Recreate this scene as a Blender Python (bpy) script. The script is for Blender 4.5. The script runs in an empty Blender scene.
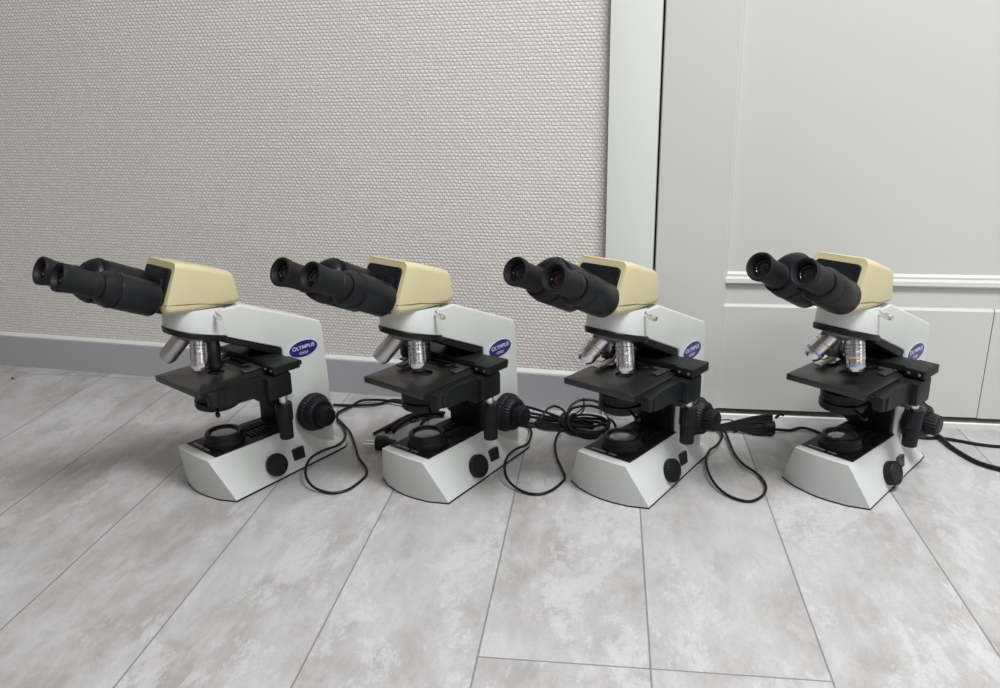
import bpy, bmesh, math, random
from mathutils import Vector, Matrix, noise

S = 0.001
scn = bpy.context.scene
C = scn.collection
PI = math.pi
rnd = random.Random(7)

# ------------------------------------------------------------------ materials
def mat(name, col, rough=0.5, metal=0.0, spec=0.5, bump=None, var=None, coat=0.0):
    m = bpy.data.materials.new(name); m.use_nodes = True
    nt = m.node_tree; b = nt.nodes['Principled BSDF']
    b.inputs['Base Color'].default_value = (*col, 1)
    b.inputs['Roughness'].default_value = rough
    b.inputs['Metallic'].default_value = metal
    b.inputs['Specular IOR Level'].default_value = spec
    b.inputs['Coat Weight'].default_value = coat
    tc = nt.nodes.new('ShaderNodeTexCoord')
    if var:
        amt, sc = var
        n = nt.nodes.new('ShaderNodeTexNoise'); n.inputs['Scale'].default_value = sc; n.inputs['Detail'].default_value = 4
        r = nt.nodes.new('ShaderNodeMix'); r.data_type = 'RGBA'
        r.inputs[6].default_value = (*[c * (1 - amt) for c in col], 1)
        r.inputs[7].default_value = (*[min(1, c * (1 + amt)) for c in col], 1)
        nt.links.new(tc.outputs['Object'], n.inputs['Vector'])
        nt.links.new(n.outputs['Fac'], r.inputs[0]); nt.links.new(r.outputs[2], b.inputs['Base Color'])
    if bump:
        st, sc, dist = bump
        n = nt.nodes.new('ShaderNodeTexNoise'); n.inputs['Scale'].default_value = sc; n.inputs['Detail'].default_value = 3
        bp = nt.nodes.new('ShaderNodeBump'); bp.inputs['Strength'].default_value = st; bp.inputs['Distance'].default_value = dist
        nt.links.new(tc.outputs['Object'], n.inputs['Vector'])
        nt.links.new(n.outputs['Fac'], bp.inputs['Height']); nt.links.new(bp.outputs['Normal'], b.inputs['Normal'])
    return m

M = {}
M['white'] = mat('white_enamel', (0.55, 0.567, 0.555), 0.42, var=(0.03, 30), bump=(0.08, 900, 0.0005))
M['beige'] = mat('beige_enamel', (0.54, 0.485, 0.295), 0.42, var=(0.04, 25), bump=(0.06, 900, 0.0005))
M['black'] = mat('black_plastic', (0.007, 0.008, 0.010), 0.40, spec=0.24, var=(0.25, 60), bump=(0.15, 1200, 0.0004))
M['blackmatte'] = mat('black_anodised', (0.008, 0.009, 0.010), 0.46, spec=0.24, var=(0.2, 40))
M['stage'] = mat('stage_black_ceramic', (0.017, 0.017, 0.016), 0.30, spec=0.55, var=(0.15, 60))
M['stagegrey'] = mat('worn_dark_metal', (0.05, 0.05, 0.05), 0.42, metal=0.2, var=(0.2, 80))
M['rubber'] = mat('black_rubber', (0.008, 0.009, 0.010), 0.55, spec=0.25, var=(0.2, 80))
M['cable'] = mat('black_cable_pvc', (0.006, 0.006, 0.007), 0.45, spec=0.22, var=(0.2, 80))
M['chrome'] = mat('satin_chrome', (0.66, 0.65, 0.67), 0.22, metal=1.0, var=(0.08, 200))
M['dullchrome'] = mat('dull_warm_metal', (0.52, 0.49, 0.49), 0.34, metal=0.9, var=(0.12, 120))
M['darkmetal'] = mat('dark_metal', (0.06, 0.06, 0.065), 0.35, metal=0.7, var=(0.2, 120))
M['greymetal'] = mat('grey_nosepiece_metal', (0.14, 0.14, 0.15), 0.4, metal=0.6, var=(0.1, 60))
M['steel'] = mat('bright_steel', (0.72, 0.71, 0.68), 0.3, metal=1.0, var=(0.06, 200))
M['lens'] = mat('dark_coated_lens', (0.008, 0.004, 0.005), 0.09, spec=0.5, coat=0.3, var=(0.3, 90))
M['frost'] = mat('frosted_lens', (0.22, 0.225, 0.225), 0.18, spec=0.6, coat=0.6, var=(0.15, 90))
M['clearlens'] = mat('clear_lens', (0.10, 0.105, 0.10), 0.05, spec=0.8, coat=1.0, var=(0.3, 150))
M['blue'] = mat('badge_blue', (0.018, 0.016, 0.125), 0.35, coat=0.3, var=(0.1, 60))
M['badgerim'] = mat('badge_white', (0.62, 0.64, 0.74), 0.4, var=(0.03, 60))
M['lettering'] = mat('pale_lettering', (0.50, 0.50, 0.66), 0.5, var=(0.03, 60))
M['paneltext'] = mat('white_print', (0.45, 0.46, 0.46), 0.5, var=(0.03, 60))
M['yellow'] = mat('yellow_ring', (0.52, 0.40, 0.17), 0.35, metal=0.3, var=(0.1, 60))
M['bluering'] = mat('light_blue_ring', (0.33, 0.35, 0.52), 0.3, metal=0.6, var=(0.1, 60))
M['purple'] = mat('etched_mark', (0.16, 0.12, 0.30), 0.45, metal=0.2, var=(0.1, 60))
M['switchface'] = mat('switch_black', (0.012, 0.012, 0.012), 0.25, var=(0.2, 60))
M['doorwhite'] = mat('painted_door', (0.515, 0.52, 0.495), 0.45, var=(0.015, 3), bump=(0.03, 250, 0.0005))
M['trimwhite'] = mat('painted_trim', (0.58, 0.60, 0.575), 0.45, var=(0.015, 3), bump=(0.03, 250, 0.0005))
M['gap'] = mat('dark_gap', (0.035, 0.034, 0.03), 0.8, var=(0.2, 30))
M['bboard'] = mat('baseboard_grey', (0.36, 0.365, 0.38), 0.45, var=(0.03, 6), bump=(0.04, 200, 0.0005))
M['bbtop'] = mat('baseboard_top_grey', (0.60, 0.60, 0.59), 0.45, var=(0.03, 6))
M['plainwall'] = mat('painted_plain', (0.45, 0.44, 0.42), 0.8, var=(0.02, 3))

# ------------------------------------------------------------------ mesh builder
class MB:
    def __init__(s): s.v = []; s.f = []
    def add(s, vs, fs):
        o = len(s.v); s.v += [tuple(p) for p in vs]; s.f += [tuple(i + o for i in f) for f in fs]; return s
    def box(s, x0, x1, y0, y1, z0, z1, T=None):
        vs = [Vector((x, y, z)) for x in (x0, x1) for y in (y0, y1) for z in (z0, z1)]
        if T: vs = [T @ p for p in vs]
        return s.add(vs, [(0, 1, 3, 2), (4, 6, 7, 5), (0, 4, 5, 1), (2, 3, 7, 6), (0, 2, 6, 4), (1, 5, 7, 3)])
    def prism(s, poly, lo, hi, T=None, plane='xz'):
        """polygon in a plane extruded along the third axis between lo and hi"""
        def P(a, b, c):
            p = {'xz': (a, c, b), 'xy': (a, b, c), 'yz': (c, a, b)}[plane]
            p = Vector(p); return T @ p if T else p
        n = len(poly)
        vs = [P(a, b, lo) for a, b in poly] + [P(a, b, hi) for a, b in poly]
        fs = [tuple(range(n)), tuple(reversed(range(n, 2 * n)))]
        fs += [(i, i + n, (i + 1) % n + n, (i + 1) % n) for i in range(n)]
        return s.add(vs, fs)
    def lathe(s, prof, o=(0, 0, 0), d=(0, 0, 1), seg=40, ridges=0, depth=0.0, rr=None):
        """prof [(radius, height)] about the axis d through o; ridges knurl radii inside the height range rr"""
        o = Vector(o); d = Vector(d).normalized(); q = d.to_track_quat('Z', 'Y')
        if ridges: seg = ridges * 4
        n = len(prof); vs = []; fs = []
        for (r, h) in prof:
            for k in range(seg):
                a = 2 * PI * k / seg; rad = r
                if ridges and rr and rr[0] <= h <= rr[1] and r > rr[2] and k % 4 in (0, 1): rad = r - depth
                vs.append(o + q @ Vector((rad * math.cos(a), rad * math.sin(a), h)))
        for i in range(n - 1):
            for k in range(seg):
                a, b = i * seg + k, i * seg + (k + 1) % seg
                fs.append((a, b, b + seg, a + seg))
        if prof[0][0] > 1e-6: fs.append(tuple(reversed(range(seg))))
        if prof[-1][0] > 1e-6: fs.append(tuple(range((n - 1) * seg, n * seg)))
        return s.add(vs, fs)
    def loft(s, rings, cap=True):
        n = len(rings[0]); vs = [p for r in rings for p in r]; fs = []
        for i in range(len(rings) - 1):
            for k in range(n):
                a, b = i * n + k, i * n + (k + 1) % n
                fs.append((a, b, b + n, a + n))
        if cap:
            fs.append(tuple(reversed(range(n)))); fs.append(tuple(range((len(rings) - 1) * n, len(rings) * n)))
        return s.add(vs, fs)
    def tube(s, pts, r, seg=8, sub=6):
        P = [Vector(p) for p in pts]
        if sub > 1 and len(P) > 2:
            Q = []
            E_ = [2 * P[0] - P[1]] + P + [2 * P[-1] - P[-2]]
            for i in range(1, len(E_) - 2):
                a, b, c, d = E_[i - 1:i + 3]
                for k in range(sub):
                    t = k / sub
                    Q.append(0.5 * ((2 * b) + (c - a) * t + (2 * a - 5 * b + 4 * c - d) * t * t + (3 * b - a - 3 * c + d) * t ** 3))
            Q.append(P[-1]); P = Q
        rings = []; up = Vector((0, 0, 1)); prev = None
        for i, p in enumerate(P):
            t = (P[min(i + 1, len(P) - 1)] - P[max(i - 1, 0)]).normalized()
            if prev is None:
                u = t.cross(up)
                if u.length < 1e-3: u = t.cross(Vector((1, 0, 0)))
            else: u = prev - t * prev.dot(t)
            u.normalize(); w = t.cross(u); prev = u
            rings.append([p + r * (math.cos(2 * PI * k / seg) * u + math.sin(2 * PI * k / seg) * w) for k in range(seg)])
        return s.loft(rings)

MESH = {}
def build(name, mb, material, parent=None, bevel=0.0, seg=2, ang=32, scale=S, key=None, smooth=True):
    """link the builder's geometry as one mesh object; mb may be a callable (only called when key is new)"""
    if key and key in MESH: me = MESH[key]
    else:
        if callable(mb): mb = mb()
        me = bpy.data.meshes.new(name)
        me.from_pydata([tuple(c * scale for c in p) for p in mb.v], [], mb.f)
        bm = bmesh.new(); bm.from_mesh(me)
        bmesh.ops.remove_doubles(bm, verts=bm.verts, dist=1e-6)
        bmesh.ops.recalc_face_normals(bm, faces=bm.faces)
        if bevel > 0:
            es = [e for e in bm.edges if len(e.link_faces) == 2 and e.calc_face_angle(0) > math.radians(ang)]
            bmesh.ops.bevel(bm, geom=es, offset=bevel * scale, segments=seg, profile=0.6, affect='EDGES', clamp_overlap=True)
        for f in bm.faces: f.smooth = smooth
        for e in bm.edges:
            if len(e.link_faces) == 2 and e.calc_face_angle(0) > math.radians(36): e.smooth = False
        bm.to_mesh(me); bm.free()
        me.materials.append(material)
        if key: MESH[key] = me
    o = bpy.data.objects.new(name, me); C.objects.link(o)
    if parent: o.parent = parent
    return o

def text(name, body, size, material, parent, T, key=None, extrude=0.1, sx=1.0):
    if key and key in MESH: me = MESH[key]
    else:
        cu = bpy.data.curves.new(name, 'FONT'); cu.body = body; cu.size = size * S; cu.extrude = extrude * S
        cu.align_x = 'CENTER'; cu.align_y = 'CENTER'; cu.offset = 0.02 * size * S
        ob = bpy.data.objects.new(name, cu); C.objects.link(ob)
        dg = bpy.context.evaluated_depsgraph_get(); dg.update()
        me = bpy.data.meshes.new_from_object(ob.evaluated_get(dg))
        bpy.data.objects.remove(ob); me.name = name
        me.transform(T @ Matrix.Diagonal((sx, 1, 1, 1)))
        me.materials.clear(); me.materials.append(material)
        if key: MESH[key] = me
    o = bpy.data.objects.new(name, me); C.objects.link(o); o.parent = parent
    return o

def tag(o, label=None, cat=None, group=None, kind=None):
    if label: o['label'] = label
    if cat: o['category'] = cat
    if group: o['group'] = group
    if kind: o['kind'] = kind
    return o
def struct(name, mb, m, parent=None, **k):
    o = build(name, mb, m, parent, **k)
    if not parent: o['kind'] = 'structure'
    return o

# ------------------------------------------------------------------ microscope
def basis(u, v, w, o):
    return Matrix(((u[0], v[0], w[0], o[0]), (u[1], v[1], w[1], o[1]), (u[2], v[2], w[2], o[2]), (0, 0, 0, 1)))

TUB = math.radians(24.5)
D = Vector((math.cos(TUB), 0, math.sin(TUB)))         # viewing direction, out of the head
N = Vector((-math.sin(TUB), 0, math.cos(TUB)))
EO = Vector((182, 0, 381)) - D * 148                  # where the tubes meet the head
def tub(s_, y, n_): return EO + D * s_ + Vector((0, y, 0)) + N * n_

OUT = [  # half outline: bottom (x,y), top (x,y,z)
    (21.5, 0, 26.5, 0, 69.6), (20, 18, 26.4, 13, 69.6), (14.5, 44, 25.6, 27, 69.5), (0.5, 72, 23.5, 42.5, 69.2),
    (-40, 68, -40, 41.5, 68.8), (-82, 64, -82, 40.5, 68.5), (-131, 59, -131, 38.5, 68), (-150, 57, -148, 38, 60),
    (-170, 55, -168, 37, 44), (-190, 53.5, -187, 38, 29), (-212, 52, -209, 39, 18), (-232, 49, -227, 38, 12),
    (-241, 42, -236, 33, 10), (-245, 28, -240, 22, 9), (-246, 0, -241, 0, 9)]

def m_base():
    mb = MB()
    top = [Vector((a[2], a[3], a[4])) for a in OUT]; bot = [Vector((a[0], a[1], 2.5)) for a in OUT]
    n = len(OUT); vs = []; fs = []
    for sgn in (1, -1):
        o = len(vs)
        vs += [Vector((p.x, p.y * sgn, p.z)) for p in bot] + [Vector((p.x, p.y * sgn, p.z)) for p in top]
        for i in range(n - 1): fs.append((o + i, o + i + 1, o + n + i + 1, o + n + i))
        fs.append(tuple(range(o, o + n)))
    for i in range(n - 1):      # top strips across
        fs.append((n + i, n + i + 1, 3 * n + i + 1, 3 * n + i))
    mb.add(vs, fs); return mb
def m_pad():
    mb = MB(); lo = []; hi = []
    pts = [(a[0], a[1]) for a in OUT] + [(a[0], -a[1]) for a in reversed(OUT[1:-1])]
    k = 1.0
    mb.prism([(-113 + (x + 113) * k, y * k) for x, y in pts], 0, 3.2, plane='xy'); return mb
def m_panel():
    mb = MB()
    mb.prism([(9, -41.4), (9, 41.4), (-40, 40.4), (-82, 39.4), (-131, 37.6), (-131, -37.6), (-82, -39.4), (-40, -40.4)], 66, 70.2, plane='xy')
    for i in range(2):
        for k in range(7):
            x = -70 - k * 6.5; y = -24 + i * 26
            mb.box(x - 1.6, x + 1.6, y, y + 20, 70, 72.6)
    return mb
def m_arm():
    mb = MB()
    mb.prism([(-220, 8), (-219.5, 90), (-213.5, 226), (-209, 234.5), (-66, 292), (-20, 292), (-20, 253), (-38, 248), (-130, 207.5), (-132, 203), (-132, 60), (-132, 8)], -36, 36)
    return mb
def nosexy(a, g=0.0):
    c, s_ = math.cos(a), math.sin(a); p = 2 / 2.35
    return (-10 + (44.5 + g) * math.copysign(abs(c) ** p, c), (42 + g) * math.copysign(abs(s_) ** p, s_))
def nosez(x):
    return 260.3 + .30 * x if x > -34 else 260.3 - .30 * 34 + .44 * (x + 34)
def m_nose():
    mb = MB(); seg = 64; b = []; t = []
    for k in range(seg):
        x, y = nosexy(2 * PI * k / seg)
        b.append(Vector((x, y, nosez(x)))); t.append(Vector((-14 + (x + 14) * .97, y * .93, 298.2 + .1 * x)))
    return mb.loft([b, t])
def m_rim():
    mb = MB(); seg = 64; rings = []
    for dz, g in ((-7, -2), (-6, .8), (1.4, 1.6), (2.8, .6)):
        ring = []
        for k in range(seg):
            x, y = nosexy(2 * PI * k / seg, g); x = max(x, -40)
            ring.append(Vector((x, y, nosez(x) + dz)))
        rings.append(ring)
    return mb.loft(rings)
def m_under():
    mb = MB()
    mb.prism([(-30, 249.3), (-38, 247.5), (-129, 207.2), (-133.5, 203), (-134, 200), (-118, 200), (-40, 237), (-30, 242)], -33.5, 33.5)
    mb.prism([(-134, 210), (-134, 66), (-123, 66), (-123, 200)], -33, 33)
    return mb
def rrect(hw, hh, r, cx=0, cy=0, n=6):
    out = []
    for (sx, sy, a0) in ((1, 1, 0), (-1, 1, 90), (-1, -1, 180), (1, -1, 270)):
        for k in range(n + 1):
            a = math.radians(a0 + 90 * k / n)
            out.append((cx + sx * (hw - r) + r * math.cos(a), cy + sy * (hh - r) + r * math.sin(a)))
    return out
def m_head():
    mb = MB()
    # stations along x: (top x, top z, bottom x, bottom z, half width, corner radius)
    st = [(28.5, 370, 54.0, 313, 36.5, 8), (28, 372.6, 53.5, 308, 39, 8.5), (25, 373.2, 49, 302.5, 39.6, 9), (0, 365.5, 14, 298, 38.8, 9),
          (-53, 347, -61, 295, 36.4, 9), (-59, 343, -67, 296, 35, 9), (-61, 339, -68.5, 299, 32, 9)]
    rings = []
    for tx, tz, bx, bz, hw, r in st:
        top = Vector((tx, 0, tz)); bot = Vector((bx, 0, bz)); c = (top + bot) / 2; up = (top - bot); hh = up.length / 2; up.normalize()
        rings.append([c + up * q + Vector((0, p, 0)) for p, q in rrect(hw, hh, r)])
    return mb.loft(rings)
def m_seam():
    mb = MB()
    for s_ in (1, -1):
        mb.tube([(52.5, 36.5 * s_, 317), (48, 39.2 * s_, 316.2), (24, 39.5 * s_, 312.5), (0, 38.7 * s_, 308.5), (-52, 35.8 * s_, 295.5)], 0.35, seg=6)
    return mb
FD = Vector((.92, 0, .391)); FN = Vector((-.391, 0, .92)); FC = Vector((42.5, 0, 339.5))
def m_flange():
    mb = MB(); T = basis((0, 1, 0), FN, FD, FC)
    mb.prism(rrect(32.5, 27, 6), -4, 3.5, T=T, plane='xy')
    mb.prism(rrect(27, 20, 8, cy=-7), 3, 9, T=T, plane='xy')
    return mb
def m_flangescrew(y, n_):
    return MB().lathe([(0, 0.0), (2.8, 0), (2.8, 1.2), (1.6, 1.2), (1.4, 0.2), (0, 0.2)], FC + FD * 2.7 + Vector((0, y, 0)) + FN * n_, FD, seg=16)
def hull2(c1, r1, c2, r2, n=48):
    """outline (y, n) of the convex hull of two circles, sampled by direction"""
    out = []
    for k in range(n):
        a = 2 * PI * k / n; u = Vector((math.cos(a), math.sin(a)))
        p1 = Vector(c1) + u * r1; p2 = Vector(c2) + u * r2
        out.append(p1 if p1.dot(u) >= p2.dot(u) else p2)
    return out
def m_barrel(y, dn, s0, s1):
    def f():
        mb = MB()
        if y > 0: o = hull2((y - 5, dn - 1), 24.5, (y - 13, dn - 1), 24)
        else: o = hull2((y + 4, dn * .3 - 2), 24.5, (y + 11, dn * .3 + 10), 26)
        e = Vector((y, dn)); c = Vector((sum(p.x for p in o), sum(p.y for p in o))) / len(o)
        def ring(h, k, t=0.0):
            m_ = c.lerp(e, t); return [tub(h, m_.x + (p.x - c.x) * k, m_.y + (p.y - c.y) * k) for p in o]
        mb.loft([ring(s0, .82), ring(s0 + 1.5, .93), ring(s0 + 5, 1), ring(s1 - 1.5, 1), ring(s1, .98), ring(s1, .94), ring(s1 + 2, .94), ring(s1 + 2, .99, .05), ring(s1 + 11, .98, .1), ring(s1 + 15, .93, .2), ring(s1 + 20, .80, .6), ring(s1 + 22.5, .66, 1)])
        for k in range(0, len(o)):
            p = o[k]; q = c + (p - c) * .995
            mb.tube([tub(s1 + 3.5, q.x, q.y), tub(s1 + 9.5, q.x, q.y)], .7, seg=5, sub=1)
        mb.loft([[tub(h, p, q) for p, q in rrect(13, 18, 5, cx=12 if y > 0 else -12)] for h in (-4, s0 + 4)])
        return mb
    return f
def m_eyepiece(y, ds=0, dn=0):
    def f():
        mb = MB(); o_ = EO + Vector((0, y, 0)) + D * ds + N * dn
        mb.lathe([(15.5, 80), (15.5, 101), (17.8, 101.5), (17.8, 105), (17, 106), (16.6, 124), (17.6, 135), (18.9, 142), (19.2, 146), (18.6, 148.2), (17.2, 148.8), (15.4, 148.0),
                  (13.6, 144), (13.0, 141), (12.8, 138), (0, 138)], o_, D, seg=56)
        return mb
    return f
def m_lens(y, ds=0, dn=0):
    def f():
        o_ = EO + Vector((0, y, 0)) + D * ds + N * dn
        return MB().lathe([(12.8, 139.5), (12.4, 140.6), (9.4, 141.2), (9.0, 139.8), (8.6, 139.5), (6, 140.7), (3, 141.5), (0, 141.8)], o_, D, seg=40)
    return f
def m_ill():
    return MB().lathe([(31.5, 66), (31.5, 77), (30.6, 79), (29.2, 80), (28.6, 86), (27.2, 88), (23.0, 88.6), (21.4, 87.2), (20.2, 83.5), (0, 83.5)], (-33, 0, 0), seg=56, ridges=0)
def m_illlens():
    return MB().lathe([(20.2, 83), (20.0, 84.8), (14, 86.2), (7, 87.2), (0, 87.6)], (-33, 0, 0), seg=48)
def m_dial(r, h, rid):
    def f():
        nrm = Vector((0, 1, .35)).normalized()
        o = Vector((-83, 54.3, 25.5))
        return MB().lathe([(r - 3, -2), (r - 3, 2), (r - .4, 2.5), (r, 3.5), (r, h - 1.2), (r - 1.2, h), (r - 3, h), (r - 3.6, h - .8), (0, h - .8)], o, nrm, ridges=rid, depth=.7, rr=(2.4, h - .1, r - 1.5))
    return f
def m_switch():
    nrm = Vector((0, 1, .14)).normalized(); u = Vector((-1, 0, 0)); v = nrm.cross(u)
    T = basis(u, v, nrm, Vector((-131.5, 52.0, 27)))
    mb = MB(); mb.prism(rrect(11.5, 10, 1.2, n=2), -3, 1.8, T=T, plane='xy')
    mb.prism([(-8.5, 1.6), (8.5, 1.6), (8.5, 2.9), (0, 1.9), (-8.5, 2.3)], -7, 7, T=T, plane='xz')
    return mb
def m_coarse(sg):
    def f():
        return MB().lathe([(20, 33), (20, 40), (23, 41), (27, 40.5), (31, 41.5), (32, 43), (32, 52), (31, 54), (29, 55), (26, 66), (23, 68.5), (18, 69), (0, 69)], (-173, 0, 86), (0, sg, 0), ridges=34, depth=1.0, rr=(42, 66.5, 25))
    return f
def m_fine(sg):
    def f():
        return MB().lathe([(17, 66), (17, 69), (17.6, 70), (17.6, 72), (16.2, 83), (15.2, 85.6), (13.5, 86.3), (0, 86.3)], (-173, 0, 86), (0, sg, 0), ridges=22, depth=.8, rr=(69.5, 86, 13))
    return f
def m_stage(dz=0):
    def f():
        mb = MB()
        outer = [(33, -62), (33, 60), (-112, 60), (-112, -62)]
        # plate with a round hole: ring of quads between the hole and the outline
        seg = 48; hole = [(-33 + 13 * math.cos(2 * PI * k / seg), 13 * math.sin(2 * PI * k / seg)) for k in range(seg)]
        def onrect(a):
            dx, dy = math.cos(a), math.sin(a); ts = []
            for lim, d in ((33 + 33, dx), (-112 + 33, dx)):
                if abs(d) > 1e-9 and lim / d > 0: ts.append(lim / d)
            for lim, d in ((60, dy), (-62, dy)):
                if abs(d) > 1e-9 and lim / d > 0: ts.append(lim / d)
            t = min(ts); return (-33 + t * dx, t * dy)
        angs = sorted([2 * PI * k / seg for k in range(seg)] + [math.atan2(y, x + 33) % (2 * PI) for x, y in outer])
        n = len(angs)
        H_ = [(-33 + 13 * math.cos(a), 13 * math.sin(a)) for a in angs]; R_ = [onrect(a) for a in angs]
        z1, z0 = 186 + dz, 176.5 + dz
        vs = [(x, y, z1) for x, y in H_] + [(x, y, z1) for x, y in R_] + [(x, y, z0) for x, y in H_] + [(x, y, z0) for x, y in R_]
        fs = []
        for i in range(n):
            j = (i + 1) % n
            fs += [(i, j, n + j, n + i), (2 * n + i, 3 * n + i, 3 * n + j, 2 * n + j), (n + i, n + j, 3 * n + j, 3 * n + i), (i, 2 * n + i, 2 * n + j, j)]
        mb.add(vs, fs)
        return mb
    return f
def m_bar():
    mb = MB()
    mb.box(-123, -84, -70, 62, 190, 200)
    mb.prism([(-76, 61), (-76, 89), (-78, 91), (-123, 91), (-125, 89), (-125, 61)], 188, 200.5, plane='xy')
    mb.box(-124, -100, -50, 60, 184, 190)
    mb.box(-131, -124, 74, 86, 190, 197)
    return mb
def m_barscrew(y):
    return lambda: MB().lathe([(0, -1), (2.1, -1), (2.1, .9), (1.6, 1.2), (0, 1.2)], (-76, y, 193.5), (1, 0, 0), seg=14)
def m_bracket():
    mb = MB()
    mb.prism([(25, 184), (25, 165), (22, 163.5), (3, 161), (0, 159), (-45, 157.5), (-57, 147), (-60, 146), (-104, 147), (-104, 177), (-80, 178), (-62, 186), (-10, 187.5), (0, 184.5)], 66, 80)
    mb.prism([(-64, 184), (-64, 151), (-67, 149), (-104, 149), (-107, 152), (-107, 183), (-104, 187)], 52, 89)
    mb.box(-118, 20, 44, 68, 172, 180)
    mb.box(2, 14, 60, 82, 162, 182)
    return mb
def m_carrier():
    mb = MB()
    mb.prism([(-124, 178), (-124, 108), (-112, 108), (-96, 132), (-62, 148), (-62, 178)], -24, 26)
    mb.box(-70, -20, 24, 50, 160, 179)
    return mb
def m_holder():
    mb = MB()
    mb.box(-92, -84, -46, 48, 187, 190)
    return mb
def m_fing1():   # sprung clip on the far side
    mb = MB(); mb.prism([(-86, -52), (-64, -52), (-58, -48), (-50, -48), (-46, -52), (-22, -50), (-20, -36), (-42, -36), (-48, -30), (-66, -30), (-70, -40), (-86, -42)], 189.5, 192.5, plane='xy')
    mb.prism([(-52, 192), (-36, 192), (-34, 203), (-46, 206), (-52, 203)], -62, -59, plane='yz')
    mb.prism([(-66, 200), (-30, 197), (-30, 199.5), (-66, 204)], -50, -38); return mb
def m_fing2():   # fixed finger on the near side
    mb = MB(); mb.prism([(-84, 22), (-76, 22), (-76, 34), (-56, 32), (-54, 44), (-72, 46), (-84, 44)], 187.5, 190, plane='xy'); return mb
def m_wire():
    return MB().tube([(-86, 22, 191), (-66, 14, 191), (-62, -22, 191), (-66, -34, 191), (-84, -42, 191)], 1.1, seg=6, sub=3)
def m_condenser():
    return MB().lathe([(18, 129), (27, 130), (32.5, 133), (33.8, 136), (33.8, 144), (30.5, 145.5), (30.5, 149), (33, 150.5), (33, 160), (29, 162), (22, 170), (20, 181), (9, 184.5), (9, 183.5), (0, 183.5)], (-31, -3, 0), seg=56)
def m_condring():
    return MB().lathe([(0, 122), (23, 122), (26, 124), (26, 129), (20, 130.5), (0, 130.5)], (-31, -3, 0), seg=48)
def m_lever():
    mb = MB(); mb.tube([(-14, 26, 139), (-6, 37, 138), (-2, 43, 137)], 2.0, seg=8, sub=1)
    return mb.lathe([(0, 0), (3.6, 0), (3.8, 4), (3.0, 8), (0, 8.4)], (-3, 42, 137), (.4, .9, 0), seg=14)
def m_shaft():
    return MB().lathe([(6, 122), (6, 146), (7.5, 146), (7.5, 152)], (-98, 74.5, 0), seg=24)
def m_sknob(z0, z1, r):
    return lambda: MB().lathe([(r - 3, z0), (r - .8, z0), (r, z0 + 1.2), (r, z1 - 1.4), (r - 1.2, z1), (0, z1)], (-98, 74.5, 0), ridges=16, depth=.7, rr=(z0 + 1, z1 - 1, r - .9))
def m_clampscrew():
    o = Vector((-21, 35, 288)); d = Vector((.16, .98, -.05))
    return MB().lathe([(5.2, 0), (5.2, 3), (2.6, 3.4), (2.6, 13), (3.6, 13.6), (4, 14.5), (4, 23), (3.4, 25), (0, 25.4)], o, d, ridges=12, depth=.4, rr=(13.6, 23.5, 3))
def m_revolver():
    ax = Vector((.30, 0, -1)).normalized()
    return MB().lathe([(33, -10), (32, 0), (29, 4.5), (24, 7.5), (18, 9), (0, 10)], Vector((-6, 0, 253)) , ax, seg=48)
def m_mount():
    ax = Vector((.30, 0, -1)).normalized()
    return MB().lathe([(37, -12), (37, -4)], Vector((-8, 0, 252)), ax, seg=48)

def m_obj(kind, a, b):
    k_ = 1.07 if a == LT else 1.0
    a = Vector(a); b = Vector(b); d = (b - a); L = d.length; d.normalize()
    P = {'long': [(8, -8), (12.4, -6), (12.7, 0), (12.7, 14), (12.3, 14.3), (12.3, 15.2), (12.8, 15.5), (12.8, 26), (12.2, 26.3), (12.2, 27.2), (12.9, 27.6), (12.9, L - 8), (11.5, L - 4), (9, L - 1), (8.5, L), (4, L), (4, L - .6), (0, L - .6)],
         'plain': [(8, -8), (12, -6), (12.3, 0), (12.3, L - 7), (11.2, L - 2.5), (9.5, L), (4.5, L), (4.5, L - .8), (0, L - .8)],
         'cone': [(8, -8), (11.5, -6), (12.0, 0), (12.2, L * .3), (11.0, L * .62), (10.2, L * .78), (9.2, L * .80), (9, L - 1), (8, L), (0, L)],
         'short': [(8, -8), (10.5, -6), (11.3, 0), (11.3, 4), (10.4, 4.4), (10.4, 6), (11.6, 6.5), (11.6, 12), (10.4, 12.5), (10.4, 14), (11.4, 14.5), (11.4, L - 2), (10, L), (6, L), (6, L - 1.5), (0, L - 1.5)]}[kind]
    return lambda: MB().lathe([(q * k_, h) for q, h in P], a, d, seg=44)
def m_objring(a, b, h, w, r):
    r = r * (1.07 if a == LT else 1.0)
    a = Vector(a); d = (Vector(b) - a).normalized()
    return lambda: MB().lathe([(r - 1, h), (r, h), (r, h + w), (r - 1, h + w)], a, d, seg=44)
def m_objtip(a, b, r=9.0, l=6):
    a = Vector(a); b = Vector(b); d = (b - a).normalized()
    return lambda: MB().lathe([(r, -1), (r + 1.2, 0), (r + 1.2, l * .6), (r - 1, l), (4, l + .5), (0, l + .5)], b, d, seg=36)
def m_objmarks(a, b, r):
    """small etched characters as short raised strokes around the barrel"""
    a = Vector(a); d = (Vector(b) - a).normalized(); q = d.to_track_quat('Z', 'Y')
    def f():
        mb = MB(); rr_ = random.Random(3)
        for row, h in enumerate((5, 10, 18)):
            for k in range(26):
                if rr_.random() < .35: continue
                an = 2 * PI * k / 26
                c = a + q @ Vector((r * math.cos(an), r * math.sin(an), h))
                u = q @ Vector((-math.sin(an), math.cos(an), 0)); w = q @ Vector((math.cos(an), math.sin(an), 0))
                T = basis(u, d, w, c); ww = .5 + rr_.random() * .5; hh = .8 + rr_.random() * .5
                mb.box(-ww, ww, -hh, hh, -.3, .12, T=T)
        return mb
    return f

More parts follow.
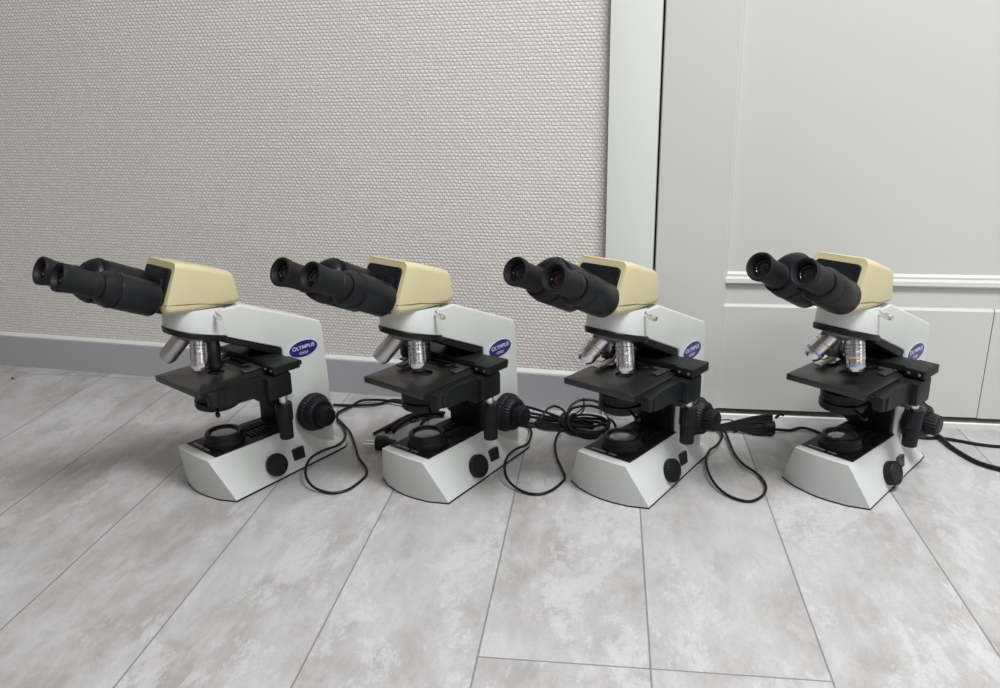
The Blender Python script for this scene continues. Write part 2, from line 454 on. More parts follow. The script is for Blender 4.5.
def m_badge(r1, r2, y0, y1):
    def f():
        mb = MB(); seg = 56
        T = basis((-1, 0, 0), (0, 0, 1), (0, 1, 0), (-172, 0, 195))
        mb.prism([(r1 * math.cos(2 * PI * k / seg), r2 * math.sin(2 * PI * k / seg)) for k in range(seg)], y0, y1, T=T, plane='xy'); return mb
    return f

def microscope(x, y, th, label, cfg):
    r = bpy.data.objects.new('microscope', None); C.objects.link(r)
    r.location = (x, y, 0); r.rotation_euler = (0, 0, th); r.empty_display_size = 0.05
    tag(r, label, 'microscope', 'microscopes in a row on the floor')
    dz = cfg.get('dz', 0)
    B = lambda name, f, m, parent=r, bevel=0, key=None, **k: build(name, f, M[m], parent, bevel=bevel, key=key or name, **k)
    base = B('base', m_base, 'white', bevel=1.3, seg=3, ang=28)
    B('base_pad', m_pad, 'rubber', base)
    pan = B('top_panel', m_panel, 'blackmatte', base, bevel=.5, seg=1)
    text('panel_lettering', 'OLYMPUS   CX21', 5.4, M['paneltext'], base, basis((0, 1 * S / S, 0), (-1, 0, 0), (0, 0, 1), (2.2 * S, -9 * S, 70.3 * S)), key='ptext', extrude=.15, sx=1.1)
    ill = B('illuminator', m_ill, 'black')
    B('illuminator_lens', m_illlens, cfg.get('ill', 'frost'), ill, key='ill' + cfg.get('ill', 'frost'))
    B('brightness_knob', m_dial(18.5, cfg.get('dialh', 12), 26), 'black', key='dial%s' % cfg.get('dialh', 12))
    B('power_switch', m_switch, 'switchface', bevel=.4, seg=1)
    arm = B('arm', m_arm, 'white', bevel=3.0, seg=3)
    B('nose_housing', m_nose, 'white', arm, bevel=1.5)
    B('arm_cover', m_under, 'blackmatte', bevel=1.5)
    bd = B('badge', m_badge(29.5, 15, 35.5, 36.25), 'badgerim')
    B('badge_face', m_badge(28, 13.6, 36, 36.5), 'blue', bd)
    TB = basis((-1, 0, 0), (0, 0, 1), (0, 1, 0), (-172 * S, 36.55 * S, 197.5 * S))
    text('badge_lettering', 'OLYMPUS', 9.0, M['lettering'], bd, TB, key='bt1', sx=1.12)
    TB2 = basis((-1, 0, 0), (0, 0, 1), (0, 1, 0), (-172 * S, 36.55 * S, 188 * S))
    text('badge_lettering', 'CX21', 6.0, M['lettering'], bd, TB2, key='bt2', sx=1.3)
    for sg in (1, -1):
        k = B('coarse_focus_knob', m_coarse(sg), 'black', key='coarse%d' % sg)
        B('fine_focus_knob', m_fine(sg), 'black', k, key='fine%d' % sg)
    head = B('head', m_head, 'beige')
    B('head_seam', m_seam, 'rubber', head)
    fl = B('eyepiece_flange', m_flange, 'black', bevel=1.2)
    for (yy, nn) in ((25, 19.5), (-25, 19.5)):
        B('flange_screw', lambda: m_flangescrew(yy, nn), 'rubber', fl, key='fs%d' % yy)
    for (yy, ds, dn) in cfg.get('eyes', ((30, 0, 0), (-30, 0, 0))):
        kk = '%s_%s_%s' % (yy, ds, dn)
        B('tube_housing', m_barrel(yy, dn, 15, 74), 'black', key='bar' + kk)
        ep = B('eyepiece', m_eyepiece(yy, ds, dn), 'rubber', key='ep' + kk)
        B('eye_lens', m_lens(yy, ds, dn), 'lens', ep, key='lens' + kk)
    B('nosepiece_rim', m_rim, 'black')
    rv = B('nosepiece', m_revolver, 'greymetal')
    for i, (kind, mt, a, b, extra) in enumerate(cfg['objs']):
        kk = '%s%s%s' % (kind, a, b)
        ob = B('objective', m_obj(kind, a, b), mt, key='o' + kk + mt)
        for (ek, args, em) in extra:
            if ek == 'ring': B('objective_ring', m_objring(a, b, *args), em, ob, key='r' + kk + str(args) + em)
            if ek == 'tip': B('objective_tip', m_objtip(a, b, *args), em, ob, key='t' + kk + em)
            if ek == 'marks': B('objective_markings', m_objmarks(a, b, *args), em, ob, key='m' + kk + em)
    B('stage', m_stage(), 'stage', bevel=.8, seg=2)
    bar = B('stage_slide', m_bar, 'blackmatte', bevel=1.0)
    for yy in (68, 83): B('slide_screw', m_barscrew(yy), 'steel', bar, key='bs%d' % yy)
    B('stage_bracket', m_bracket, 'blackmatte', bevel=1.6)
    B('stage_carrier', m_carrier, 'blackmatte', bevel=1.2)
    h = B('slide_holder', m_holder, 'stagegrey', bevel=.4, seg=1)
    B('holder_clip', m_fing1, 'steel' if cfg.get('clip') else 'darkmetal', h, bevel=.4, seg=1, key='hc%s' % cfg.get('clip'))
    B('holder_finger', m_fing2, 'stagegrey', h, bevel=.4, seg=1)
    B('holder_spring', m_wire, 'black', h)
    cd = B('condenser', m_condenser, 'black')
    if cfg.get('cring'): B('condenser_filter_ring', m_condring, cfg['cring'], cd, key='cr' + cfg['cring'])
    B('condenser_lever', m_lever, 'black', cd)
    B('drive_shaft', m_shaft, 'steel')
    B('stage_drive_knob', m_sknob(104, 133, 13), 'black', key='sk1')
    B('stage_drive_knob', m_sknob(74, 104, 11), 'black', key='sk2')
    B('clamp_screw', m_clampscrew, 'steel')
    return r

LT, LB = (6, -13, 250), (27, -33, 217)
NT, NB = (0, 20, 247), (10, 31, 207)
AT, AB = (-31, 1, 240), (-33, 0, 197)
RT, RB = (-20, -20, 246), (-27, -27, 212)
o12 = [('plain', 'dullchrome', LT, LB, []),
       ('long', 'chrome', NT, NB, [('marks', (12.75,), 'darkmetal')]),
       ('cone', 'darkmetal', AT, AB, [('tip', (9.0, 6), 'black')]),
       ('short', 'darkmetal', RT, RB, [])]
o2 = [('plain', 'dullchrome', LT, LB, []),
      ('long', 'chrome', NT, (9.5, 30.5, 210), [('marks', (12.75,), 'darkmetal'), ('tip', (8.6, 6), 'black')]),
      ('short', 'darkmetal', (-31, 1, 240), (-33, 0, 212), []),
      ('short', 'darkmetal', RT, RB, [])]
o3 = [('long', 'chrome', LT, LB, [('ring', (14.2, 1.2, 12.95), 'yellow'), ('ring', (18.6, 1.0, 12.95), 'yellow')]),
      ('long', 'chrome', NT, NB, [('marks', (12.75,), 'purple')]),
      ('short', 'chrome', (-31, 1, 240), (-33, 0, 212), []),
      ('short', 'chrome', RT, RB, [])]
o4 = [('long', 'chrome', LT, LB, [('ring', (14.2, 1.2, 12.95), 'yellow'), ('ring', (30, 4, 12.95), 'bluering')]),
      ('long', 'chrome', NT, NB, [('marks', (12.75,), 'purple'), ('ring', (22, 2.2, 13.0), 'yellow'), ('ring', (33.2, 3.2, 12.95), 'bluering')]),
      ('short', 'chrome', (-31, 1, 240), (-33, 0, 212), []),
      ('short', 'dullchrome', RT, RB, [])]
microscope(-.7465, 1.0364, 4.2613, 'leftmost white and beige microscope, with a dull plain objective, nearest the left wall side', dict(objs=o12, ill='frost', eyes=((32, 3, 1), (-28, 0, 2))))
microscope(-.4291, 1.0997, 4.2851, 'microscope with a loose two-pin plug by its base, second from the left', dict(objs=o2, ill='frost', eyes=((30, 7, 0), (-29, 7, -2))))
microscope(-.1340, 1.1533, 4.2446, 'microscope standing before the door frame, twin yellow rings on one objective', dict(objs=o3, ill='frost', eyes=((32, -1, 0), (-29, -1, -1)), cring='dullchrome', clip=1))
microscope(.1848, 1.2288, 4.1106, 'rightmost microscope, standing wholly in front of the white panelled door', dict(objs=o4, ill='clearlens', eyes=((32, 0, -1), (-29, 0, -3.5)), clip=1, dialh=16))

# ------------------------------------------------------------------ cords
def cord(label, group, strands, plug=None, ties=(), pins=True):
    mb = MB()
    for pts, rad in strands: mb.tube(pts, rad, seg=8, sub=6)
    o = build('power_cord', mb, M['cable'], None, scale=1.0)
    tag(o, label, 'power cord', group)
    if plug:
        (p, d, L) = plug; p = Vector(p); d = Vector(d).normalized(); pm = MB()
        u = d.cross(Vector((0, 0, 1))).normalized(); w = u.cross(d)
        rings = []
        for (h, a, b) in ((0, .0115, .010), (.002, .0125, .011), (L * .55, .0125, .011), (L * .8, .009, .008), (L * .84, .0065, .0065), (L * 1.25, .0048, .0048)):
            rings.append([p - d * h + u * a * math.copysign(abs(math.cos(t)) ** .6, math.cos(t)) + w * b * math.copysign(abs(math.sin(t)) ** .6, math.sin(t)) for t in [2 * PI * k / 24 for k in range(24)]])
        pm.loft(rings)
        pl = build('plug', pm, M['rubber'], o, scale=1.0)
        if pins:
            for s_ in (-1, 1):
                q = MB().tube([p + u * s_ * .0065 - d * .002, p + u * s_ * .0065 + d * .019], .0021, seg=8, sub=1)
                build('plug_pin', q, M['steel'], pl, scale=1.0)
    for (pts, rad) in ties:
        build('cable_tie', MB().tube(pts, rad, seg=6, sub=3), M['rubber'], o, scale=1.0)
    return o
def fl(pts, z=.003, dz=None):
    return [(p[0], p[1], (dz[i] if dz and i < len(dz) else z)) for i, p in enumerate(pts)]

c1loop = [(-.6652, 1.326), (-.6367, 1.2943), (-.6181, 1.2578), (-.616, 1.2239), (-.6327, 1.1953), (-.6387, 1.1621), (-.6271, 1.1227), (-.6051, 1.0879), (-.5788, 1.0662), (-.5501, 1.0593), (-.5314, 1.0734), (-.524, 1.099), (-.5225, 1.1276), (-.5325, 1.151), (-.559, 1.1835), (-.5851, 1.2264), (-.613, 1.2722), (-.6387, 1.3032), (-.6577, 1.3228), (-.6693, 1.3348)]
c1a = [(-.6693, 1.3348), (-.672, 1.350), (-.6639, 1.3915), (-.6541, 1.4144), (-.6367, 1.4264), (-.6114, 1.4264), (-.5757, 1.4208), (-.545, 1.405), (-.525, 1.39), (-.485, 1.385)]
c1b = [(-.7026, 1.3885), (-.6699, 1.3955), (-.64, 1.3992), (-.6161, 1.4174), (-.5978, 1.4347), (-.5793, 1.4433), (-.54, 1.44), (-.51, 1.42), (-.49, 1.40)]
def lift(pts, zs):
    out = []
    for p, z in zip(pts, zs): k = (.62 - z) / .617; out.append((p[0] * k, p[1] * k, z))
    return out
def zz(n, base, amp, ph=0): return [base + amp * abs(math.sin(i * 1.7 + ph)) for i in range(n)]
R1 = .0022; R2 = .0031
bund = []
for k, (ox, oz, ex) in enumerate(((0, .0035, 0), (.008, .0035, .004), (.004, .010, -.006), (-.007, .004, -.012), (.012, .010, -.002))):
    bund.append(([(-.553 + ex + ox, 1.292 + ex, oz), (-.545 + ox, 1.318, oz + .004), (-.532 + ox, 1.348, oz + .006), (-.510 + ox, 1.372, oz + .004), (-.478 + ox * .5, 1.386, oz)], R2))
cord('thin black cord looping behind the leftmost microscope, its plug lying beside the next base', 'power cords',
     [(lift(c1loop, [.006, .006, .008, .014, .020, .022, .020, .013, .006, .003, .003, .003, .003, .004, .005, .006, .007, .008, .007, .006]), R1), (fl(c1a, R1, zz(10, .0045, .004)), R2 * .85), (fl(c1b, R1, zz(9, .003, .003, 1)), R2 * .85)] + bund +
     [([(-.5125, 1.2352, .0115), (-.500, 1.244, .010), (-.490, 1.275, .006), (-.500, 1.32, .0035), (-.503, 1.355, .004), (-.49, 1.385, .004)], R2)],
     plug=((-.5465, 1.2280, .0125), (-.95, -.20, 0), .028),
     ties=[([(-.537, 1.342, .012), (-.524, 1.350, .018), (-.512, 1.354, .012), (-.524, 1.350, .002), (-.537, 1.342, .012)], .0012)])

c2loop = [(-.3120, 1.386), (-.3041, 1.3662), (-.2958, 1.341), (-.2945, 1.2982), (-.3085, 1.2744), (-.3153, 1.2448), (-.3119, 1.2072), (-.2977, 1.1667), (-.2782, 1.1399), (-.2557, 1.1249), (-.2356, 1.1262), (-.2202, 1.1428), (-.2099, 1.1722), (-.2083, 1.19), (-.218, 1.2167), (-.2335, 1.255), (-.2455, 1.3005), (-.2499, 1.3422), (-.245, 1.372)]
# coil beside the second scope: ovals gathered by a tie near (-.232, 1.385)
strands = [(lift(c2loop, [.010, .008, .008, .013, .019, .023, .020, .012, .006, .003, .003, .003, .003, .004, .005, .006, .008, .010, .012]), R1)]
cx0, cy0 = -.232, 1.388
def oval(cx, cy, a, b, rot, z, tilt=0., n=16, jit=0.0, seed=0):
    rg = random.Random(seed); out = []
    for k in range(n + 1):
        t = 2 * PI * k / n; x = a * math.cos(t); y = b * math.sin(t)
        j = 1 + (rg.random() - .5) * jit if 0 < k < n else 1
        X = cx + (x * math.cos(rot) - y * math.sin(rot)) * j; Y = cy + (x * math.sin(rot) + y * math.cos(rot)) * j
        out.append((X, Y, max(.0025, z + tilt * y)))
    return out
for i, (cx, cy, a, b, rot, z, tl) in enumerate(((-.203, 1.382, .040, .024, .10, .014, .30), (-.200, 1.380, .036, .018, -.15, .010, .20), (-.204, 1.384, .042, .031, -.08, .019, .50), (-.196, 1.378, .032, .022, .30, .008, .1),
        (-.266, 1.384, .030, .020, .05, .009, .2), (-.262, 1.380, .034, .014, -.1, .007, .1), (-.208, 1.390, .035, .016, .25, .013, .1), (-.202, 1.384, .037, .034, .15, .024, .66))):
    strands.append((oval(cx, cy, a, b, rot, z, tl, jit=.16, seed=i + 3), R2 * .8))
for i, (y0, z0, y1, z1) in enumerate(((1.410, .024, 1.388, .018), (1.392, .014, 1.386, .012), (1.380, .006, 1.382, .008), (1.372, .0035, 1.378, .006), (1.400, .018, 1.384, .015))):
    strands.append(([(-.350, y0 + .012, z0), (-.312, y0, z0), (-.282, (y0 + y1) / 2 + .003, (z0 + z1) / 2), (-.244, y1, z1), (-.222, y1 - .003, z1 + .004), (-.190, y1 + .004 * (i - 2), z1)], R2 * .85))
strands.append(([(-.289, 1.378, .008), (-.2885, 1.392, .014), (-.280, 1.405, .026), (-.2665, 1.412, .0305), (-.250, 1.404, .027), (-.236, 1.390, .018)], R2 * .75))
strands.append(([(-.172, 1.388, .018), (-.160, 1.392, .020), (-.152, 1.386, .012), (-.149, 1.374, .004)], R2 * .8))
tie = [([(-.252, 1.366, .004), (-.250, 1.376, .024), (-.243, 1.390, .027), (-.239, 1.398, .010), (-.246, 1.385, .003), (-.252, 1.366, .004)], .0028), ([(-.236, 1.368, .005), (-.233, 1.378, .026), (-.226, 1.392, .026), (-.225, 1.398, .008), (-.231, 1.385, .003), (-.236, 1.368, .005)], .0028),
       ([(-.236, 1.386, .022), (-.222, 1.392, .030), (-.214, 1.395, .037), (-.2115, 1.398, .044), (-.2120, 1.400, .056)], .0014), ([(-.230, 1.384, .020), (-.217, 1.39, .028), (-.2105, 1.394, .036), (-.2108, 1.398, .046)], .0014)]
cord('black cord bundled into tied coils on the floor between the second and third microscopes', 'power cords', strands, ties=tie)

c3loop = [(.0240, 1.436), (.0311, 1.4246), (.033, 1.3992), (.0248, 1.3637), (.012, 1.3364), (.0078, 1.3003), (.0118, 1.2602), (.0232, 1.2171), (.0397, 1.1876), (.06, 1.173), (.0773, 1.1737), (.0923, 1.1929), (.0992, 1.2206), (.0959, 1.247), (.0846, 1.2727), (.0666, 1.2981), (.0528, 1.3374), (.0448, 1.3847), (.0381, 1.4222), (.0300, 1.436)]
strands = [(lift(c3loop, [.008, .008, .009, .012, .014, .013, .010, .007, .004, .003, .003, .003, .003, .004, .005, .006, .007, .008, .009, .009]), R1)]
for i, (dy, z) in enumerate(((-.014, .004), (-.008, .012), (-.002, .020), (.004, .028), (-.011, .008), (-.004, .016), (.002, .024))):
    strands.append(([(.010, 1.427 + dy * .3, .006 + z * .15), (.034, 1.428 + dy * .2, .005 + z * .3), (.060, 1.432 + dy * .3, .006 + z * .55), (.090, 1.438 + dy, z), (.110, 1.440 + dy * 1.1, z * 1.05 + .002), (.1180, 1.440 + dy * 1.1, z * 1.08 + .002)], R2 * 1.0))
strands.append(([(.120, 1.440, .008), (.150, 1.452, .004), (.168, 1.462, .006), (.185, 1.460, .005), (.215, 1.440, .0035), (.250, 1.425, .0035)], R2 * .9))
strands.append(([(.122, 1.440, .030), (.130, 1.444, .036), (.136, 1.446, .034)], R2 * .8))
strands.append(([(.020, 1.430, .02), (.045, 1.434, .022), (.065, 1.436, .014)], .0012))
cord('black cord folded into a tied bundle between the third microscope and the rightmost one', 'power cords', strands,
     plug=((.122, 1.438, .0125), (1, .1, .0), .026), pins=False,
     ties=[([(.053, 1.424, .006), (.055, 1.430, .020), (.060, 1.438, .016), (.060, 1.437, .004), (.055, 1.428, .002), (.053, 1.424, .006)], .0016)])
cord('thick black cord running from behind the rightmost microscope off toward the right edge', 'power cords',
     [([(.33, 1.47, .006), (.36, 1.485, .012), (.3936, 1.473, .0075), (.4057, 1.4386, .0042), (.42, 1.4053, .0040), (.4366, 1.3795, .0040), (.4652, 1.3622, .0040), (.50, 1.352, .0040), (.60, 1.33, .004)], .0040),
      ([(.33, 1.475, .004), (.3731, 1.4688, .0035), (.3984, 1.4735, .0035), (.4279, 1.4681, .003), (.4569, 1.4599, .003), (.4924, 1.4586, .003), (.58, 1.47, .003)], .0028)])
# debris speck near the wall
sp = build('debris_speck', MB().lathe([(0, 0), (2.6, .6), (3.0, 1.8), (1.8, 3.2), (0, 3.6)], seg=9), M['gap'])
sp.location = (-1.462, 1.392, 0); tag(sp, 'tiny dark speck of dirt on the floor near the left baseboard', 'debris')

# ------------------------------------------------------------------ room
W = .1899; PL = -.12536
fm = MB(); fm.box(-3.2, 3.2, -3.2, 3.2, -.02, 0)
floor = struct('floor', fm, M['gap'], scale=1.0)
floor.rotation_euler = (0, 0, 0)
m = bpy.data.materials.new('laminate_concrete_planks'); m.use_nodes = True; nt = m.node_tree; nd = nt.nodes; lk = nt.links
b = nd['Principled BSDF']
def node(t, **k):
    n = nd.new(t)
    for a, v in k.items(): setattr(n, a, v)
    return n
def math_(op, a, bb=None, c=None, clamp=False):
    n = node('ShaderNodeMath', operation=op, use_clamp=clamp)
    for i, q in enumerate((a, bb, c)):
        if q is None: continue
        if isinstance(q, (int, float)): n.inputs[i].default_value = q
        else: lk.new(q, n.inputs[i])
    return n.outputs[0]
def mixc(f, a, bb, mode='MIX'):
    n = node('ShaderNodeMix', data_type='RGBA', blend_type=mode)
    for i, q in ((0, f), (6, a), (7, bb)):
        if isinstance(q, (int, float)): n.inputs[i].default_value = q
        elif isinstance(q, tuple): n.inputs[i].default_value = (*q, 1)
        else: lk.new(q, n.inputs[i])
    return n.outputs[2]
def noise_(vec, sc, det=5, rough=.55, dist=0.):
    n = node('ShaderNodeTexNoise'); n.inputs['Scale'].default_value = sc; n.inputs['Detail'].default_value = det
    n.inputs['Roughness'].default_value = rough; n.inputs['Distortion'].default_value = dist; lk.new(vec, n.inputs['Vector']); return n.outputs['Fac']
def ramp(f, *st):
    n = node('ShaderNodeValToRGB'); e = n.color_ramp.elements
    for i, (p, c) in enumerate(st):
        q = e[i] if i < len(e) else e.new(p)
        q.position = p; q.color = (*((c,) * 3 if isinstance(c, (int, float)) else c), 1)
    lk.new(f, n.inputs[0]); return n.outputs[0]
tc = node('ShaderNodeTexCoord')
mp = node('ShaderNodeVectorRotate', rotation_type='Z_AXIS'); lk.new(tc.outputs['Object'], mp.inputs['Vector']); mp.inputs['Angle'].default_value = PL
sep = node('ShaderNodeSeparateXYZ'); lk.new(mp.outputs[0], sep.inputs[0]); U, V = sep.outputs[0], sep.outputs[1]
up = math_('DIVIDE', math_('SUBTRACT', U, .0573), W)
idx = math_('FLOOR', up); fr = math_('SUBTRACT', up, idx)
edge = math_('MULTIPLY', math_('MINIMUM', fr, math_('SUBTRACT', 1., fr)), W)         # metres to the nearest seam
wn = node('ShaderNodeTexWhiteNoise', noise_dimensions='1D'); lk.new(idx, wn.inputs['W'])
# end joints: two neighbouring planks end at v = .77, the others elsewhere
isj = math_('LESS_THAN', math_('ABSOLUTE', math_('ADD', idx, .5)), 1.01)
off = math_('ADD', math_('MULTIPLY', isj, .770), math_('MULTIPLY', math_('SUBTRACT', 1., isj), math_('ADD', .28, math_('MULTIPLY', wn.outputs['Value'], .04))))
vp = math_('DIVIDE', math_('SUBTRACT', V, off), 1.29); vi = math_('FLOOR', vp); vf = math_('SUBTRACT', vp, vi)
edge2 = math_('MULTIPLY', math_('MINIMUM', vf, math_('SUBTRACT', 1., vf)), 1.29)
ed = math_('MINIMUM', edge, edge2)
seam = ramp(math_('DIVIDE', ed, .003), (0., 1.), (.22, 1.), (.48, 0.))
# coordinates shifted for each plank
cmb = node('ShaderNodeCombineXYZ'); lk.new(math_('ADD', U, math_('MULTIPLY', idx, 3.71)), cmb.inputs[0]); lk.new(math_('MULTIPLY', math_('ADD', V, math_('MULTIPLY', vi, 5.3)), .48), cmb.inputs[1]); lk.new(wn.outputs['Value'], cmb.inputs[2])
PV = cmb.outputs[0]
big = ramp(noise_(PV, 7.5, 10, .68, .15), (.41, 0.), (.58, 1.))
mid = noise_(PV, 26, 8, .72, .25); fine = noise_(PV, 420, 3, .8)
col = mixc(big, (.305, .293, .283), (.41, .409, .413))
col = mixc(math_('MULTIPLY', ramp(mid, (.42, 0.), (.66, 1.)), .65), col, (.52, .523, .532), 'MIX')
patch = math_('MULTIPLY', ramp(noise_(PV, 8, 10, .80, .3), (.54, 0.), (.57, 1.)), .50)
col = mixc(patch, col, (.56, .565, .575))
col = mixc(math_('MULTIPLY', ramp(noise_(PV, 12, 10, .82, .4), (.36, 1.), (.42, 0.)), .30), col, (.31, .302, .295))
col = mixc(math_('MULTIPLY', math_('SUBTRACT', fine, .38, clamp=True), 1.2), col, (.32, .315, .31))
col = mixc(math_('MULTIPLY', wn.outputs['Value'], .12), col, (.33, .32, .31))
col = mixc(math_('MULTIPLY', seam, .8), col, (.15, .148, .145))
lk.new(col, b.inputs['Base Color']); b.inputs['Roughness'].default_value = .5; b.inputs['Specular IOR Level'].default_value = .35
bp = node('ShaderNodeBump'); bp.inputs['Strength'].default_value = .35; bp.inputs['Distance'].default_value = .0008
lk.new(math_('ADD', math_('SUBTRACT', fine, math_('MULTIPLY', seam, 2.)), mid), bp.inputs['Height']); lk.new(bp.outputs[0], b.inputs['Normal'])
floor.data.materials.clear(); floor.data.materials.append(m)

# wallpaper: woven relief
m = bpy.data.materials.new('woven_wallpaper'); m.use_nodes = True; nt = m.node_tree; nd = nt.nodes; lk = nt.links; b = nd['Principled BSDF']
tc = node('ShaderNodeTexCoord'); sep = node('ShaderNodeSeparateXYZ'); lk.new(tc.outputs['Object'], sep.inputs[0])
nz = node('ShaderNodeTexNoise'); nz.inputs['Scale'].default_value = 90; nz.inputs['Detail'].default_value = 2; lk.new(tc.outputs['Object'], nz.inputs['Vector'])
jx = math_('MULTIPLY', math_('SUBTRACT', nz.outputs['Fac'], .5), .0045)
row = math_('DIVIDE', math_('ADD', sep.outputs[2], jx), .0060); ri = math_('FLOOR', row)
cx_ = math_('ADD', math_('DIVIDE', math_('ADD', sep.outputs[0], jx), .0080), math_('MULTIPLY', math_('MODULO', ri, 2.), .5))
ci = math_('FLOOR', cx_)
hx = math_('ABSOLUTE', math_('SINE', math_('MULTIPLY', cx_, PI))); hy = math_('ABSOLUTE', math_('SINE', math_('MULTIPLY', row, PI)))
hgt = math_('POWER', math_('MULTIPLY', hx, hy), .55)
cc = node('ShaderNodeCombineXYZ'); lk.new(ci, cc.inputs[0]); lk.new(ri, cc.inputs[1])
wn = node('ShaderNodeTexWhiteNoise', noise_dimensions='2D'); lk.new(cc.outputs[0], wn.inputs['Vector'])
hh = math_('MULTIPLY', hgt, math_('ADD', .62, math_('MULTIPLY', wn.outputs['Value'], .5)))
col = ramp(hh, (.10, (.545, .515, .482)), (.55, (.665, .636, .60)), (1., (.74, .715, .68)))  # hollows darker, bumps paler: relief shading put into the weave's colour
blot = noise_(tc.outputs['Object'], 4, 3, .5)
col = mixc(math_('MULTIPLY', blot, .25), col, (.56, .52, .49))
lk.new(col, b.inputs['Base Color']); b.inputs['Roughness'].default_value = .8
bp = node('ShaderNodeBump'); bp.inputs['Strength'].default_value = .8; bp.inputs['Distance'].default_value = .0012
lk.new(hh, bp.inputs['Height']); lk.new(bp.outputs[0], b.inputs['Normal'])
M['wallpaper'] = m

YW = 1.476
w = MB(); w.box(-3.2, -.17, YW, YW + .12, 0, 2.7)
struct('wall_back', w, M['wallpaper'], scale=1.0)
w = MB(); w.box(1.55, 3.2, 1.62, 1.75, 0, 2.7); w.box(-.2, 3.2, 1.75, 1.8, 0, 2.7)
struct('wall_back_right', w, M['plainwall'], scale=1.0)
# baseboard: flat grey board with a paler moulded top
w = MB(); w.prism([(YW, 0), (YW - .0095, 0), (YW - .0095, .0695), (YW - .0080, .0715), (YW, .0725)], -3.2, -.186, plane='yz')
bb = struct('baseboard_back', w, M['bboard'], scale=1.0)
w = MB(); w.prism([(YW + .0, .0712), (YW - .0085, .0712), (YW - .0080, .0728), (YW - .003, .0765), (YW, .078)], -3.2, -.186, plane='yz')
build('baseboard_cap', w, M['bbtop'], bb, scale=1.0)

# door assembly, in a frame turned 6.2 degrees; local x along the door, local -y toward the room
A = .10766; O = Vector((-.186, 1.4590, 0))
Rz = Matrix.Translation(O) @ Matrix.Rotation(A, 4, 'Z')
def dx(worldx): return (worldx - O.x) / math.cos(A)
def place(o): o.matrix_world = Rz; return o
s_tr1 = dx(-.1024); s_st0 = dx(-.0990); s_st1 = dx(.0200); s_br = dx(.0265); s_gr = dx(.4675)
w = MB(); w.prism([(0, 0), (0, .09), (s_tr1, .09), (s_tr1, .006), (s_tr1 - .0015, .0022), (s_tr1 - .005, 0)], 0, 2.2, plane='xy')
place(struct('trim_1', w, M['trimwhite'], scale=1.0))
w = MB(); w.box(s_tr1 - .01, s_st0 + .02, .022, .08, 0, 2.2); w.box(s_st0, 1.25, .030, .09, 0, .03)  # dark strips behind the door gaps, shade of the gaps put into their colour
place(struct('gap_shade_strip', w, M['gap'], scale=1.0))
w = MB(); w.prism([(.006, 0), (.006, .0085), (.008, .0105), (.06, .0105), (.06, 0)], s_tr1, 1.25, plane='yz')
place(struct('trim_3', w, M['trimwhite'], scale=1.0))
# leaf
d = MB()
zb = .0225; zt = 2.15; X1 = 1.22
d.box(s_st0, X1, .012, .040, zb, zt)                                     # core, its face is the upper panel field
d.prism([(s_st0, .013), (s_st0, .0015), (s_st0 + .0015, 0), (s_st1, 0), (s_br - .001, .0075), (s_br, .013)], zb, zt, plane='xy')   # stile with its bevel
rail = [(.013, .2205), (.0090, .2205), (.0095, .2560), (.0040, .2570), (.0018, .2600), (.0030, .2668), (.0075, .2705), (.0075, .2740), (.0120, .2785), (.013, .2785)]
low = [(.013, zb), (.0035, zb), (.0030, .2165), (.0090, .2205), (.013, .2205)]
d.prism(rail, s_br - .004, X1, plane='yz')
d.prism(low, s_br - .004, s_gr - .0008, plane='yz')
d.prism([(p[0] + .0004, p[1] - (.0012 if p[1] < .1 else 0)) for p in low], s_gr + .0008, X1, plane='yz')
dr = place(struct('door_1', d, M['doorwhite'], scale=1.0))

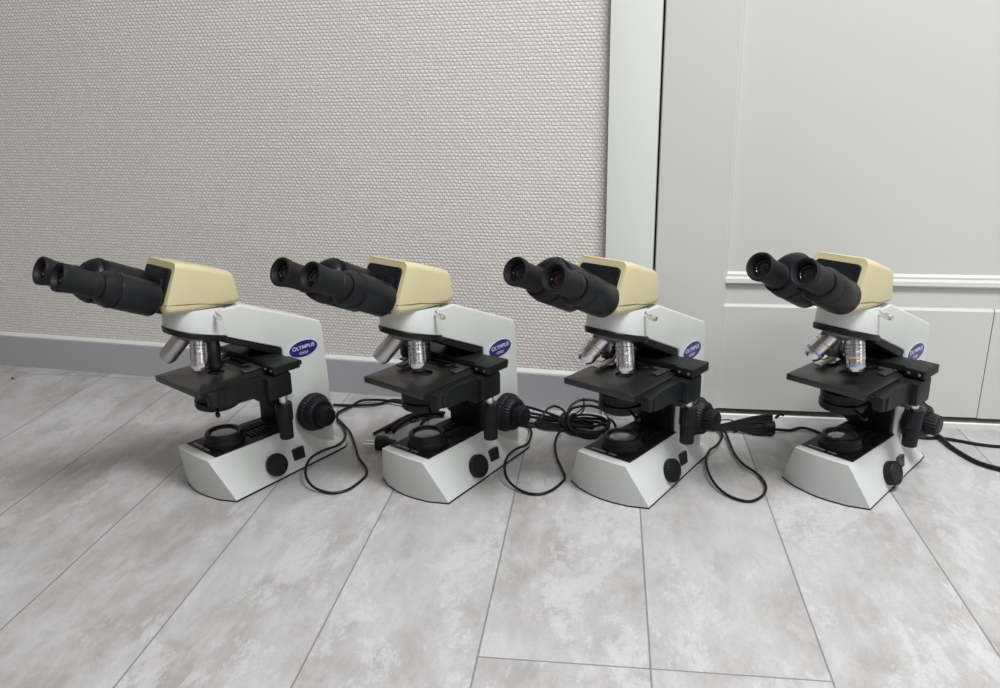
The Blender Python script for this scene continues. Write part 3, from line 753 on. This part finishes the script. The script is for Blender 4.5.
# the rest of the room, behind and beside the camera
w = MB(); w.box(-3.3, -3.2, -3.2, 1.6, 0, 2.7); struct('wall_left', w, M['plainwall'], scale=1.0)
w = MB(); w.box(-3.2, 3.2, -3.3, -3.2, 0, 2.7); struct('wall_front', w, M['plainwall'], scale=1.0)
w = MB(); w.box(3.2, 3.3, -3.2, 1.8, 0, 2.7); struct('wall_right', w, M['plainwall'], scale=1.0)
w = MB(); w.box(-3.3, 3.3, -3.3, 1.8, 2.7, 2.8); struct('ceiling', w, M['plainwall'], scale=1.0)

# ------------------------------------------------------------------ light
def area(name, loc, rot, sx, sy, power, col):
    l = bpy.data.lights.new(name, 'AREA'); l.shape = 'RECTANGLE'; l.size = sx; l.size_y = sy; l.energy = power; l.color = col
    o = bpy.data.objects.new(name, l); C.objects.link(o); o.location = loc; o.rotation_euler = rot; return o
area('ceiling_panel_light', (.85, .25, 2.66), (0, 0, 0), 1.2, .6, 118, (.99, .99, 1))
area('ceiling_panel_light', (.9, -1.9, 2.66), (0, 0, 0), 1.2, .6, 40, (.99, .99, 1))
area('right_fill_light', (3.1, -.6, 1.5), (0, math.radians(90), 0), 1.3, 1.6, 9, (.93, .97, 1))  # weak fill light added on the right side; no window is built
wd = bpy.data.worlds.new('room_world'); scn.world = wd; wd.use_nodes = True
wd.node_tree.nodes['Background'].inputs[0].default_value = (.8, .85, .9, 1); wd.node_tree.nodes['Background'].inputs[1].default_value = .3

# ------------------------------------------------------------------ camera
cam = bpy.data.cameras.new('camera'); co = bpy.data.objects.new('camera', cam); C.objects.link(co)
cam.sensor_fit = 'HORIZONTAL'; cam.sensor_width = 36; cam.lens = 838.457 / 1000 * 36
cam.shift_x = .00046; cam.shift_y = -.0021; cam.clip_start = .01
pi_, ya, ro = .31249925, -.25650434, -.01772621
F = Vector((math.sin(ya) * math.cos(pi_), math.cos(ya) * math.cos(pi_), -math.sin(pi_)))
R = Vector((math.cos(ya), -math.sin(ya), 0)); Uv = R.cross(F)
R2_ = math.cos(ro) * R + math.sin(ro) * Uv; U2_ = -math.sin(ro) * R + math.cos(ro) * Uv
co.matrix_world = basis(R2_, U2_, -F, (0, 0, .62))
scn.camera = co
scn.view_settings.view_transform = 'Standard'; scn.view_settings.look = 'None'
scn.view_settings.exposure = -0.10; scn.view_settings.gamma = 1.0; scn.view_settings.use_curve_mapping = False
scn.cycles.use_denoising = True
scn.cycles.max_bounces = 6; scn.cycles.diffuse_bounces = 4; scn.cycles.glossy_bounces = 3
